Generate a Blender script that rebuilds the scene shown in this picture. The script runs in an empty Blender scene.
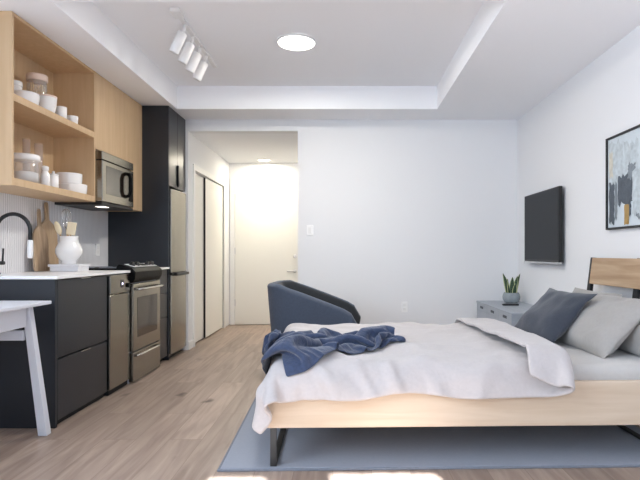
import bpy, bmesh, math, random
from mathutils import Vector, Matrix, noise
PI = math.pi
SC = bpy.context.scene
COL = SC.collection
random.seed(11)

E1, E2, E3, SUN, EHALL, EHALL2, EROOM, EXPO = 8, 14, 100, 64, 34, 13, 30, 0.18

# ------------------------------------------------------------------ materials
def lin(r, g, b):
    f = lambda c: (c / 255 / 12.92) if c <= 10 else ((c / 255 + .055) / 1.055) ** 2.4
    return (f(r), f(g), f(b), 1)

def mat_base(name):
    m = bpy.data.materials.new(name); m.use_nodes = True
    nt = m.node_tree
    return m, nt, nt.nodes['Principled BSDF']

def plain(name, rgb, rough=.5, metal=0, bump=0, bscale=200, spec=.5, var=0, vscale=6, coat=0, emit=None):
    """one colour with a little procedural variation and surface bump"""
    m, nt, p = mat_base(name)
    c = lin(*rgb)
    p.inputs['Base Color'].default_value = c
    p.inputs['Roughness'].default_value = rough
    p.inputs['Metallic'].default_value = metal
    p.inputs['Specular IOR Level'].default_value = spec
    p.inputs['Coat Weight'].default_value = coat
    tc = nt.nodes.new('ShaderNodeTexCoord')
    if var:
        n = nt.nodes.new('ShaderNodeTexNoise'); n.inputs['Scale'].default_value = vscale; n.inputs['Detail'].default_value = 4
        r = nt.nodes.new('ShaderNodeValToRGB')
        r.color_ramp.elements[0].color = tuple(x * (1 - var) for x in c[:3]) + (1,)
        r.color_ramp.elements[1].color = tuple(min(1, x * (1 + var)) for x in c[:3]) + (1,)
        r.color_ramp.elements[0].position = .3; r.color_ramp.elements[1].position = .7
        nt.links.new(tc.outputs['Object'], n.inputs['Vector']); nt.links.new(n.outputs['Fac'], r.inputs['Fac'])
        nt.links.new(r.outputs['Color'], p.inputs['Base Color'])
    if bump:
        n = nt.nodes.new('ShaderNodeTexNoise'); n.inputs['Scale'].default_value = bscale; n.inputs['Detail'].default_value = 5
        b = nt.nodes.new('ShaderNodeBump'); b.inputs['Strength'].default_value = bump; b.inputs['Distance'].default_value = .01
        nt.links.new(tc.outputs['Object'], n.inputs['Vector']); nt.links.new(n.outputs['Fac'], b.inputs['Height'])
        nt.links.new(b.outputs['Normal'], p.inputs['Normal'])
    if emit:
        p.inputs['Emission Color'].default_value = lin(*emit[0]); p.inputs['Emission Strength'].default_value = emit[1]
    return m

def wood(name, light, dark, stretch, scale=1.0, rough=.5, knots=0, contrast=(.3, .75)):
    """grain runs along the axis with the smallest stretch factor"""
    m, nt, p = mat_base(name)
    N, K = nt.nodes.new, nt.links.new
    tc = N('ShaderNodeTexCoord'); mp = N('ShaderNodeMapping'); mp.inputs['Scale'].default_value = [s * scale for s in stretch]
    K(tc.outputs['Object'], mp.inputs['Vector'])
    a = N('ShaderNodeTexNoise'); a.inputs['Scale'].default_value = 1; a.inputs['Detail'].default_value = 7; a.inputs['Distortion'].default_value = .8
    K(mp.outputs[0], a.inputs['Vector'])
    r = N('ShaderNodeValToRGB'); r.color_ramp.elements[0].position = contrast[0]; r.color_ramp.elements[1].position = contrast[1]
    r.color_ramp.elements[0].color = lin(*dark); r.color_ramp.elements[1].color = lin(*light)
    K(a.outputs['Fac'], r.inputs['Fac'])
    col = r.outputs['Color']
    if knots:
        mp2 = N('ShaderNodeMapping'); mp2.inputs['Scale'].default_value = [s ** .45 * 1.3 for s in stretch]
        K(tc.outputs['Object'], mp2.inputs['Vector'])
        v = N('ShaderNodeTexVoronoi'); v.inputs['Scale'].default_value = 1.1; K(mp2.outputs[0], v.inputs['Vector'])
        kr = N('ShaderNodeValToRGB'); kr.color_ramp.elements[0].position = .03; kr.color_ramp.elements[1].position = .16
        kr.color_ramp.elements[0].color = (1 - knots,) * 3 + (1,); kr.color_ramp.elements[1].color = (1, 1, 1, 1)
        K(v.outputs['Distance'], kr.inputs['Fac'])
        mx = N('ShaderNodeMix'); mx.data_type = 'RGBA'; mx.blend_type = 'MULTIPLY'; mx.inputs['Factor'].default_value = 1
        K(col, mx.inputs[6]); K(kr.outputs['Color'], mx.inputs[7]); col = mx.outputs[2]
    K(col, p.inputs['Base Color'])
    b = N('ShaderNodeBump'); b.inputs['Strength'].default_value = .08; b.inputs['Distance'].default_value = .01
    K(a.outputs['Fac'], b.inputs['Height']); K(b.outputs['Normal'], p.inputs['Normal'])
    p.inputs['Roughness'].default_value = rough
    return m

def floor_mat():
    m, nt, p = mat_base('oak_planks')
    N, K = nt.nodes.new, nt.links.new
    tc = N('ShaderNodeTexCoord')
    sw = N('ShaderNodeMapping'); sw.inputs['Rotation'].default_value = (0, 0, PI / 2); sw.inputs['Location'].default_value = (.37, .06, 0)
    K(tc.outputs['Object'], sw.inputs['Vector'])
    br = N('ShaderNodeTexBrick'); br.offset = .37; br.offset_frequency = 2; br.squash = 1
    br.inputs['Scale'].default_value = 1; br.inputs['Brick Width'].default_value = 1.35; br.inputs['Row Height'].default_value = .19
    br.inputs['Mortar Size'].default_value = .0016; br.inputs['Mortar Smooth'].default_value = .3; br.inputs['Bias'].default_value = 0
    br.inputs['Color1'].default_value = (0, 0, 0, 1); br.inputs['Color2'].default_value = (1, 1, 1, 1); br.inputs['Mortar'].default_value = (.5, .5, .5, 1)
    K(sw.outputs[0], br.inputs['Vector'])
    # grain, shifted from plank to plank
    sc = N('ShaderNodeMapping'); sc.inputs['Scale'].default_value = (16, 1.3, 1); K(tc.outputs['Object'], sc.inputs['Vector'])
    ad = N('ShaderNodeVectorMath'); ad.operation = 'MULTIPLY_ADD'; ad.inputs[1].default_value = (13, 7, 31)
    K(br.outputs['Color'], ad.inputs[0]); K(sc.outputs[0], ad.inputs[2])
    g = N('ShaderNodeTexNoise'); g.inputs['Scale'].default_value = 1; g.inputs['Detail'].default_value = 8; g.inputs['Distortion'].default_value = 1.2
    K(ad.outputs[0], g.inputs['Vector'])
    gr = N('ShaderNodeValToRGB'); gr.color_ramp.elements[0].position = .25; gr.color_ramp.elements[1].position = .72
    gr.color_ramp.elements[0].color = lin(136, 118, 107); gr.color_ramp.elements[1].color = lin(178, 160, 147)
    K(g.outputs['Fac'], gr.inputs['Fac'])
    tone = N('ShaderNodeValToRGB'); tone.color_ramp.elements[0].color = (.84, .83, .82, 1); tone.color_ramp.elements[1].color = (1.08, 1.07, 1.06, 1)
    K(br.outputs['Color'], tone.inputs['Fac'])
    mx = N('ShaderNodeMix'); mx.data_type = 'RGBA'; mx.blend_type = 'MULTIPLY'; mx.inputs['Factor'].default_value = 1
    K(gr.outputs['Color'], mx.inputs[6]); K(tone.outputs['Color'], mx.inputs[7])
    # knots
    ks = N('ShaderNodeMapping'); ks.inputs['Scale'].default_value = (3.6, 1.9, 1); K(tc.outputs['Object'], ks.inputs['Vector'])
    kn = N('ShaderNodeTexNoise'); kn.inputs['Scale'].default_value = 7; kn.inputs['Detail'].default_value = 3
    K(tc.outputs['Object'], kn.inputs['Vector'])
    kv = N('ShaderNodeVectorMath'); kv.operation = 'MULTIPLY_ADD'; kv.inputs[1].default_value = (.35, .25, 0); K(kn.outputs['Color'], kv.inputs[0]); K(ks.outputs[0], kv.inputs[2])
    vo = N('ShaderNodeTexVoronoi'); vo.inputs['Scale'].default_value = 1; K(kv.outputs[0], vo.inputs['Vector'])
    kr = N('ShaderNodeValToRGB'); kr.color_ramp.elements[0].position = .035; kr.color_ramp.elements[1].position = .15
    kr.color_ramp.elements[0].color = (.22, .18, .15, 1); kr.color_ramp.elements[1].color = (1, 1, 1, 1)
    K(vo.outputs['Distance'], kr.inputs['Fac'])
    m2 = N('ShaderNodeMix'); m2.data_type = 'RGBA'; m2.blend_type = 'MULTIPLY'; m2.inputs['Factor'].default_value = 1
    K(mx.outputs[2], m2.inputs[6]); K(kr.outputs['Color'], m2.inputs[7])
    # seams
    m3 = N('ShaderNodeMix'); m3.data_type = 'RGBA'; m3.blend_type = 'MIX'; m3.inputs[7].default_value = lin(128, 111, 98)
    K(br.outputs['Fac'], m3.inputs['Factor']); K(m2.outputs[2], m3.inputs[6])
    K(m3.outputs[2], p.inputs['Base Color'])
    p.inputs['Roughness'].default_value = .42
    b = N('ShaderNodeBump'); b.inputs['Strength'].default_value = .05; b.inputs['Distance'].default_value = .01
    K(g.outputs['Fac'], b.inputs['Height']); K(b.outputs['Normal'], p.inputs['Normal'])
    return m

def fabric(name, rgb, rough=.9, weave=900, bump=.25, wr=0, wscale=9, sheen=.3, var=.06):
    m, nt, p = mat_base(name)
    N, K = nt.nodes.new, nt.links.new
    tc = N('ShaderNodeTexCoord')
    c = lin(*rgb)
    n = N('ShaderNodeTexNoise'); n.inputs['Scale'].default_value = 60; n.inputs['Detail'].default_value = 6; K(tc.outputs['Object'], n.inputs['Vector'])
    r = N('ShaderNodeValToRGB'); r.color_ramp.elements[0].position = .3; r.color_ramp.elements[1].position = .7
    r.color_ramp.elements[0].color = tuple(x * (1 - var) for x in c[:3]) + (1,); r.color_ramp.elements[1].color = tuple(min(1, x * (1 + var)) for x in c[:3]) + (1,)
    K(n.outputs['Fac'], r.inputs['Fac']); K(r.outputs['Color'], p.inputs['Base Color'])
    w = N('ShaderNodeTexNoise'); w.inputs['Scale'].default_value = weave; w.inputs['Detail'].default_value = 2; K(tc.outputs['Object'], w.inputs['Vector'])
    b = N('ShaderNodeBump'); b.inputs['Strength'].default_value = bump; b.inputs['Distance'].default_value = .002; K(w.outputs['Fac'], b.inputs['Height'])
    out = b.outputs['Normal']
    if wr:
        f = N('ShaderNodeTexNoise'); f.inputs['Scale'].default_value = wscale; f.inputs['Detail'].default_value = 5; f.inputs['Roughness'].default_value = .55; f.inputs['Distortion'].default_value = 1.5
        K(tc.outputs['Object'], f.inputs['Vector'])
        b2 = N('ShaderNodeBump'); b2.inputs['Strength'].default_value = wr; b2.inputs['Distance'].default_value = .03
        K(f.outputs['Fac'], b2.inputs['Height']); K(out, b2.inputs['Normal']); out = b2.outputs['Normal']
    K(out, p.inputs['Normal'])
    p.inputs['Roughness'].default_value = rough; p.inputs['Sheen Weight'].default_value = sheen; p.inputs['Specular IOR Level'].default_value = .2
    return m

def tile_mat():
    """white wall tile with narrow vertical ribs"""
    m, nt, p = mat_base('ribbed_tile')
    N, K = nt.nodes.new, nt.links.new
    tc = N('ShaderNodeTexCoord'); w = N('ShaderNodeTexWave'); w.wave_type = 'BANDS'; w.bands_direction = 'Y'; w.wave_profile = 'SIN'
    w.inputs['Scale'].default_value = 13; K(tc.outputs['Object'], w.inputs['Vector'])
    r = N('ShaderNodeValToRGB'); r.color_ramp.elements[0].position = 0; r.color_ramp.elements[1].position = .30
    r.color_ramp.elements[0].color = lin(214, 214, 218); r.color_ramp.elements[1].color = lin(238, 238, 241)
    K(w.outputs['Fac'], r.inputs['Fac']); K(r.outputs['Color'], p.inputs['Base Color'])
    b = N('ShaderNodeBump'); b.inputs['Strength'].default_value = .5; b.inputs['Distance'].default_value = .006; K(w.outputs['Fac'], b.inputs['Height']); K(b.outputs['Normal'], p.inputs['Normal'])
    p.inputs['Roughness'].default_value = .25
    return m

def glass(name, rgb=(255, 255, 255), tint=.08):
    """thin walled glass: clear with a sharp reflection and a little body colour"""
    m, nt, p = mat_base(name)
    N, K = nt.nodes.new, nt.links.new
    nt.nodes.remove(p); out = nt.nodes['Material Output']
    tr = N('ShaderNodeBsdfTransparent'); gl = N('ShaderNodeBsdfGlossy'); gl.inputs['Roughness'].default_value = .03
    df = N('ShaderNodeBsdfDiffuse'); df.inputs['Color'].default_value = lin(*rgb)
    m0 = N('ShaderNodeMixShader'); m0.inputs[0].default_value = tint; K(tr.outputs[0], m0.inputs[1]); K(df.outputs[0], m0.inputs[2])
    fr = N('ShaderNodeLayerWeight'); fr.inputs['Blend'].default_value = .25
    mu = N('ShaderNodeMath'); mu.operation = 'MULTIPLY'; mu.inputs[1].default_value = .45; K(fr.outputs['Facing'], mu.inputs[0])
    m1 = N('ShaderNodeMixShader'); K(mu.outputs[0], m1.inputs[0]); K(m0.outputs[0], m1.inputs[1]); K(gl.outputs[0], m1.inputs[2])
    K(m1.outputs[0], out.inputs['Surface'])
    return m

def steel(name, rgb, rough, axis='Z'):
    """brushed metal: fine streaks across the given axis"""
    m, nt, p = mat_base(name)
    N, K = nt.nodes.new, nt.links.new
    tc = N('ShaderNodeTexCoord'); mp = N('ShaderNodeMapping')
    mp.inputs['Scale'].default_value = (3, 3, 420) if axis == 'Z' else (3, 420, 3)
    n = N('ShaderNodeTexNoise'); n.inputs['Scale'].default_value = 1; n.inputs['Detail'].default_value = 3
    K(tc.outputs['Object'], mp.inputs['Vector']); K(mp.outputs[0], n.inputs['Vector'])
    mr = N('ShaderNodeMapRange'); mr.inputs['To Min'].default_value = rough - .015; mr.inputs['To Max'].default_value = rough + .02
    K(n.outputs['Fac'], mr.inputs['Value']); K(mr.outputs[0], p.inputs['Roughness'])
    p.inputs['Base Color'].default_value = lin(*rgb); p.inputs['Metallic'].default_value = 1
    return m

M = dict(
    wall=plain('wall_paint', (236, 237, 239), .75, bump=.04, bscale=260),
    ceil=plain('ceiling_paint', (247, 248, 251), .85, bump=.03, bscale=220),
    accent=plain('accent_wall_paint', (142, 145, 152), .75, bump=.04, bscale=260),  # unseen wall behind the camera, greyed to cut bounce light under the bed
    trim=plain('trim_paint', (240, 240, 239), .45, bump=.01, bscale=60),
    door=plain('door_paint', (238, 237, 232), .5, bump=.01, bscale=60),
    floor=floor_mat(),
    tile=tile_mat(),
    maple=wood('maple_veneer', (208, 180, 144), (197, 167, 130), (22, 22, 1.6), rough=.5),
    bedwood=wood('pale_bed_wood', (210, 194, 175), (195, 175, 152), (1.6, 20, 22), rough=.55, knots=.28),
    headwood=wood('headboard_oak', (194, 168, 138), (162, 132, 102), (22, 1.8, 20), rough=.6, knots=.4),
    boardwood=wood('board_wood_brown', (186, 162, 136), (150, 126, 102), (26, 26, 3), rough=.6, contrast=(.35, .65)),
    boardpale=wood('board_wood_pale', (198, 174, 146), (174, 148, 118), (26, 26, 3), rough=.6),
    utensil=wood('utensil_wood', (214, 180, 134), (176, 136, 92), (40, 40, 4), rough=.6),
    cream=plain('cream_spatula', (236, 222, 190), .5, var=.03),
    navy=plain('cabinet_charcoal', (31, 35, 42), .33, bump=.01, bscale=300, var=.03),
    navyin=plain('cabinet_dark_gap', (16, 17, 19), .7, var=.05),
    counter=plain('counter_white', (240, 240, 240), .3, var=.015, vscale=20),
    steel=steel('brushed_steel', (148, 144, 136), .22),
    steelside=plain('steel_edge', (172, 181, 198), .4, .15, var=.02),  # steel sides with the window's reflection put into a pale bluish colour
    fascia=plain('satin_fascia', (222, 222, 224), .4, .2, var=.02),
    chrome=plain('bright_steel', (210, 210, 210), .16, 1, var=.02),
    black=plain('black_gloss', (7, 7, 8), .45, var=.1, spec=.1),
    blackm=plain('black_matte', (22, 22, 24), .45, var=.08),
    ovenglass=plain('oven_glass', (34, 28, 24), .08, var=.1, coat=.2, spec=.5),
    screen=plain('tv_panel', (38, 41, 46), .45, var=.02, spec=.2),
    bezel=plain('tv_bezel', (14, 14, 16), .35, var=.05),
    white=plain('white_ceramic', (238, 237, 236), .22, var=.012, coat=.2),
    plate=plain('plate_white', (250, 250, 250), .35, var=.01),
    whitem=plain('white_satin', (234, 234, 234), .4, var=.015),
    pinkish=plain('terracotta_rim', (230, 208, 194), .6, var=.05),
    glass=glass('clear_glass', (245, 245, 245), .12), pinkglass=glass('rosy_glass', (246, 226, 216), .25),
    pasta=plain('pasta', (222, 186, 132), .7, var=.15, vscale=60),
    desk=plain('desk_white', (214, 218, 227), .4, var=.015),
    greybox=plain('pale_grey_box', (222, 222, 225), .5, var=.03, vscale=30),
    chair=fabric('chair_blue_grey', (76, 84, 98), weave=700, bump=.3, sheen=.2),
    chairin=fabric('chair_inner_fabric', (50, 53, 57), weave=700, bump=.3, sheen=.2),  # greyer inside fabric, darkened further for the shade within the shell
    sheet=fabric('sheet_white', (184, 182, 180), weave=900, bump=.08, wr=.15, wscale=4, var=.02),
    duvet=fabric('duvet_linen', (184, 179, 179), weave=800, bump=.08, wr=.22, wscale=5, var=.03),
    throw=fabric('throw_navy', (54, 66, 92), weave=600, bump=.2, wr=.4, wscale=11, var=.14),
    pilnavy=fabric('pillow_slate', (60, 65, 75), weave=800, bump=.1, wr=.15, wscale=5),
    pilgrey=fabric('pillow_grey', (160, 157, 154), weave=800, bump=.08, wr=.2, wscale=5, var=.03),
    rug=fabric('rug_grey', (144, 150, 162), weave=420, bump=.15, sheen=.1, var=.025),
    rugedge=fabric('rug_binding', (122, 127, 138), weave=420, bump=.4, sheen=.1),
    iron=plain('black_iron', (30, 31, 33), .5, .3, var=.06),
    dresser=wood('grey_wood', (176, 182, 190), (158, 165, 175), (14, 1.4, 14), rough=.5),
    dresserdark=plain('grey_recess', (70, 74, 82), .6, var=.05),
    pot=plain('stone_pot', (146, 154, 158), .8, bump=.3, bscale=60, var=.12, vscale=25),
    soil=plain('soil', (46, 38, 32), .95, bump=.6, bscale=120, var=.3, vscale=60),
    canvas=plain('canvas_paint', (206, 216, 222), .7, bump=.2, bscale=90, var=.04, vscale=14),
    lampface=plain('lamp_diffuser', (255, 255, 252), .5, emit=((255, 251, 240), 9)),
    halllamp=plain('hall_lamp_diffuser', (255, 250, 235), .5, emit=((255, 240, 205), 22)),
    hoodlamp=plain('hood_lamp_lens', (255, 250, 240), .4, emit=((255, 245, 230), 3)),
    led=plain('display_digits', (225, 225, 255), .4, emit=((230, 225, 255), 3)),
    display=plain('display_glass', (26, 20, 44), .15, var=.05),
)

def leaf_mat():
    m, nt, p = mat_base('snake_leaf')
    N, K = nt.nodes.new, nt.links.new
    tc = N('ShaderNodeTexCoord'); w = N('ShaderNodeTexWave'); w.bands_direction = 'Z'; w.inputs['Scale'].default_value = 18; w.inputs['Distortion'].default_value = 9; w.inputs['Detail'].default_value = 3
    K(tc.outputs['Object'], w.inputs['Vector'])
    r = N('ShaderNodeValToRGB'); r.color_ramp.elements[0].color = lin(30, 54, 38); r.color_ramp.elements[1].color = lin(62, 92, 58)
    K(w.outputs['Fac'], r.inputs['Fac']); K(r.outputs['Color'], p.inputs['Base Color']); p.inputs['Roughness'].default_value = .4
    return m
M['leaf'] = leaf_mat()
M['leafedge'] = plain('snake_leaf_margin', (196, 200, 150), .45, var=.05)
for key, rgb in (('ink', (84, 92, 101)), ('ink2', (128, 137, 144)), ('gold', (168, 138, 84)), ('wash', (192, 202, 207)), ('sand', (206, 203, 190))):
    M[key] = plain('paint_' + key, rgb, .7, bump=.3, bscale=70, var=.14, vscale=30)

# ------------------------------------------------------------------ geometry helpers
def merge(bm, sub, mi=0):
    mp = {}
    for v in sub.verts: mp[v] = bm.verts.new(v.co)
    for f in sub.faces:
        try:
            nf = bm.faces.new([mp[v] for v in f.verts]); nf.material_index = mi; nf.smooth = f.smooth
        except ValueError: pass
    sub.free()

class MB:
    def __init__(s): s.bm = bmesh.new()
    def box(s, x0, x1, y0, y1, z0, z1, b=.0, seg=2, mi=0, mtx=None):
        q = bmesh.new(); bmesh.ops.create_cube(q, size=1)
        for v in q.verts:
            v.co = Vector(((x0 + x1) / 2 + v.co.x * (x1 - x0), (y0 + y1) / 2 + v.co.y * (y1 - y0), (z0 + z1) / 2 + v.co.z * (z1 - z0)))
        if b:
            bmesh.ops.bevel(q, geom=q.edges[:], offset=b, segments=seg, affect='EDGES', profile=.5)
        if mtx: q.transform(mtx)
        merge(s.bm, q, mi); return s
    def lathe(s, prof, c=(0, 0, 0), n=32, mi=0, cap=True, mtx=None):
        q = bmesh.new(); rings = []
        for r, z in prof:
            if r < 1e-6: rings.append([q.verts.new((0, 0, z))])
            else: rings.append([q.verts.new((r * math.cos(2 * PI * i / n), r * math.sin(2 * PI * i / n), z)) for i in range(n)])
        for a, b in zip(rings, rings[1:]):
            for i in range(n):
                j = (i + 1) % n
                if len(a) == 1 and len(b) == 1: continue
                if len(a) == 1: f = q.faces.new((a[0], b[j], b[i]))
                elif len(b) == 1: f = q.faces.new((a[i], a[j], b[0]))
                else: f = q.faces.new((a[i], a[j], b[j], b[i]))
                f.smooth = True
        if cap:
            for rg, fl in ((rings[0], True), (rings[-1], False)):
                if len(rg) > 1: q.faces.new(rg[::-1] if fl else rg)
        bmesh.ops.recalc_face_normals(q, faces=q.faces[:])
        q.transform((mtx if mtx else Matrix.Translation(Vector(c))))
        merge(s.bm, q, mi); return s
    def tube(s, pts, r, n=12, mi=0, cap=True):
        q = bmesh.new(); pts = [Vector(p) for p in pts]; rings = []
        rr = r if isinstance(r, (list, tuple)) else [r] * len(pts)
        up = Vector((0, 0, 1)); prev = None
        for k, p in enumerate(pts):
            t = (pts[min(k + 1, len(pts) - 1)] - pts[max(k - 1, 0)]).normalized()
            if prev is None:
                a = t.cross(up)
                if a.length < 1e-3: a = t.cross(Vector((0, 1, 0)))
            else: a = prev - t * prev.dot(t)
            a.normalize(); b = t.cross(a); prev = a
            rings.append([q.verts.new(p + (a * math.cos(2 * PI * i / n) + b * math.sin(2 * PI * i / n)) * rr[k]) for i in range(n)])
        for u, v in zip(rings, rings[1:]):
            for i in range(n):
                f = q.faces.new((u[i], u[(i + 1) % n], v[(i + 1) % n], v[i])); f.smooth = True
        if cap: q.faces.new(rings[0][::-1]); q.faces.new(rings[-1])
        bmesh.ops.recalc_face_normals(q, faces=q.faces[:])
        merge(s.bm, q, mi); return s
    def prism(s, poly, axis, a, b, bev=0, mi=0, mtx=None):
        """polygon in the plane across an axis, pushed from a to b. axis x: (y,z)  y: (x,z)  z: (x,y)"""
        q = bmesh.new()
        def mk(p, t): return {'x': (t, p[0], p[1]), 'y': (p[0], t, p[1]), 'z': (p[0], p[1], t)}[axis]
        A = [q.verts.new(mk(p, a)) for p in poly]; B_ = [q.verts.new(mk(p, b)) for p in poly]
        n = len(poly)
        q.faces.new(A); q.faces.new(B_[::-1])
        for i in range(n): q.faces.new((A[i], B_[i], B_[(i + 1) % n], A[(i + 1) % n]))
        bmesh.ops.recalc_face_normals(q, faces=q.faces[:])
        if bev: bmesh.ops.bevel(q, geom=q.edges[:], offset=bev, segments=2, affect='EDGES', profile=.5)
        if mtx: q.transform(mtx)
        merge(s.bm, q, mi); return s
    def grid(s, pts, nx, ny, mi=0, close=False):
        vs = [s.bm.verts.new(p) for p in pts]
        for i in range(nx):
            for j in range(ny):
                f = s.bm.faces.new((vs[i * (ny + 1) + j], vs[(i + 1) * (ny + 1) + j], vs[(i + 1) * (ny + 1) + j + 1], vs[i * (ny + 1) + j + 1])); f.smooth = True; f.material_index = mi
        return s
    def build(s, name, mats, parent=None, smooth=False):
        me = bpy.data.meshes.new(name)
        if parent is not None and not parent.rotation_euler.z and not parent.get('is_local_frame'):
            bmesh.ops.translate(s.bm, verts=s.bm.verts[:], vec=-world_loc(parent))
        s.bm.to_mesh(me); s.bm.free()
        for m in (mats if isinstance(mats, (list, tuple)) else [mats]): me.materials.append(m)
        if smooth:
            for p in me.polygons: p.use_smooth = True
        o = bpy.data.objects.new(name, me); COL.objects.link(o)
        if parent is not None: o.parent = parent
        return o

def world_loc(o):
    v = Vector((0, 0, 0))
    while o is not None: v += o.location; o = o.parent
    return v

def thing(name, label, cat, loc=(0, 0, 0), rz=0, group=None):
    o = bpy.data.objects.new(name, None); COL.objects.link(o); o.empty_display_size = .05
    o.location = loc; o.rotation_euler = (0, 0, rz); o['label'] = label; o['category'] = cat
    if group: o['group'] = group
    return o
def tag(o, label, cat, group=None):
    o['label'] = label; o['category'] = cat
    if group: o['group'] = group
    return o
def struct(o): o['kind'] = 'structure'; return o

def box(name, mats, parent, *a, b=.003, **k): return MB().box(*a, b=b, **k).build(name, mats, parent)

# ------------------------------------------------------------------ the room
XL, XR, YF, YB, YH = -2.37, 1.90, -1.30, 5.90, 8.00
ZC, ZT, ZH = 2.54, 2.774, 2.415
HX0, HX1 = -1.73, -.52
struct(MB().box(XL - .1, XR + .1, YF - .1, YH + .1, -.12, 0).build('floor', M['floor']))
WL = (-.95, 1.55, 1.10, 2.40)                 # unseen window added in the left wall for soft daylight: y from, y to, sill, head
w = MB()
w.box(XL - .12, XL, YF - .1, WL[0], 0, ZT + .1).box(XL - .12, XL, WL[1], YB + .12, 0, ZT + .1).box(XL - .12, XL, WL[0], WL[1], 0, WL[2]).box(XL - .12, XL, WL[0], WL[1], WL[3], ZT + .1)
struct(w.build('wall_left', M['wall']))
f = MB(); a_, b_, c_, d_ = WL
f.box(XL - .10, XL - .04, a_, a_ + .03, c_, d_).box(XL - .10, XL - .04, b_ - .03, b_, c_, d_).box(XL - .10, XL - .04, a_, b_, c_, c_ + .03).box(XL - .10, XL - .04, a_, b_, d_ - .03, d_).box(XL - .10, XL - .04, (a_ + b_) / 2 - .02, (a_ + b_) / 2 + .02, c_, d_)
struct(f.build('window_3', M['trim']))
struct(MB().box(XR, XR + .12, YF - .1, YB + .12, 0, ZT + .1).build('wall_right', M['wall']))
w = MB()
w.box(HX1, XR, YB, YB + .12, 0, ZT)
w.box(XL, HX0, YB, YB + .12, 0, ZT)
w.box(HX0, HX1, YB, YB + .12, ZH, ZT)
struct(w.build('wall_back', M['wall']))
# the window wall behind the camera
W1, W2 = (-.13, .20, .60, 2.338), (.45, 1.03, .60, 2.364)
w = MB(); xs = XL
for (a, b, z0, z1) in (W1, W2):
    w.box(xs, a, YF - .12, YF, 0, ZT); w.box(a, b, YF - .12, YF, 0, z0); w.box(a, b, YF - .12, YF, z1, ZT); xs = b
w.box(xs, XR, YF - .12, YF, 0, ZT)
struct(w.build('wall_front', M['accent']))
for k, (a, b, z0, z1) in enumerate((W1, W2)):
    f = MB()
    f.box(a, a + .03, YF - .10, YF - .04, z0, z1).box(b - .03, b, YF - .10, YF - .04, z0, z1).box(a, b, YF - .10, YF - .04, z0, z0 + .03).box(a, b, YF - .10, YF - .04, z1 - .03, z1)
    struct(f.build('window_%d' % (k + 1), M['trim']))
# ceiling with its raised tray
TX0, TX1, TY0, TY1 = -1.715, .94, 3.13, 5.46
c = MB()
c.box(XL, TX0, YF, YB, ZC, ZT + .1).box(TX1, XR, YF, YB, ZC, ZT + .1).box(TX0, TX1, YF, TY0, ZC, ZT + .1).box(TX0, TX1, TY1, YB, ZC, ZT + .1)
c.box(TX0, TX1, TY0, TY1, ZT, ZT + .1)
struct(c.build('ceiling', M['ceil']))
# hall
struct(MB().box(HX0 - .12, HX1 + .12, YB + .12, YH, ZH, ZH + .1).build('ceiling_hall', M['ceil']))
struct(MB().box(HX1, HX1 + .12, YB + .12, YH, 0, ZH).build('wall_hall_right', M['wall']))
CY0, CY1, CZ = 6.14, 7.62, 2.02
w = MB()
w.box(HX0 - .12, HX0, YB + .12, CY0, 0, ZH).box(HX0 - .12, HX0, CY1, YH, 0, ZH).box(HX0 - .12, HX0, CY0, CY1, CZ, ZH).box(HX0 - .16, HX0 - .12, YB + .12, YH, 0, ZH)
struct(w.build('wall_hall_left', M['wall']))
struct(MB().box(HX0 - .12, HX1 + .12, YH, YH + .12, 0, ZH).build('wall_hall_end', M['wall']))
# closet: casing and two sliding doors
t = MB()
t.box(HX0 - .005, HX0 + .014, CY0 - .065, CY0, 0, CZ + .065).box(HX0 - .005, HX0 + .014, CY1, CY1 + .065, 0, CZ + .065).box(HX0 - .005, HX0 + .014, CY0, CY1, CZ, CZ + .065)
struct(t.build('trim_1', M['trim']))
d = struct(MB().box(HX0 - .064, HX0 - .034, CY0 + .004, 6.96, .012, CZ - .01, b=.003).build('door_1', M['door']))
MB().box(HX0 - .065, HX0 - .033, 6.935, 6.962, .012, CZ - .01, b=.002).build('door_edge', M['blackm'], d)
d = struct(MB().box(HX0 - .031, HX0 - .010, 6.672, CY1 - .012, .012, CZ - .01, b=.003).build('door_2', M['door']))
MB().box(HX0 - .031, HX0 - .009, 6.664, 6.672, .012, CZ - .01, b=.002).build('door_edge', M['blackm'], d)
MB().box(HX0 - .031, HX0 - .009, CY1 - .011, CY1 - .001, .012, CZ - .01, b=.002).build('door_edge', M['blackm'], d)
# entry door at the hall end
d = struct(MB().box(-1.64, -.68, YH - .035, YH - .002, .008, 2.12, b=.004).build('door_3', M['door']))
h = MB().lathe([(.028, 0), (.028, .012), (.012, .016), (.012, .05)], n=20, mtx=Matrix.Translation((-.745, YH - .035, .80)) @ Matrix.Rotation(PI / 2, 4, 'X'))
h.tube([(-.745, YH - .082, .80), (-.80, YH - .084, .80), (-.86, YH - .08, .80)], .009)
h.build('door_handle', M['fascia'], d)
MB().lathe([(.027, 0), (.027, .014), (.02, .018)], n=20, mtx=Matrix.Translation((-.745, YH - .035, 1.02)) @ Matrix.Rotation(PI / 2, 4, 'X')).build('deadbolt', M['fascia'], d)
for z in (.28, 1.05, 1.85):
    MB().box(-1.646, -1.628, YH - .045, YH - .033, z, z + .1, b=.003).build('hinge', M['fascia'], d)
t = MB()
t.box(-1.71, -1.645, YH - .03, YH - .001, 0, 2.19, b=.003).box(-.675, -.61, YH - .03, YH - .001, 0, 2.19, b=.003).box(-1.645, -.675, YH - .03, YH - .001, 2.125, 2.19, b=.003)
struct(t.build('trim_2', M['trim']))
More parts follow.
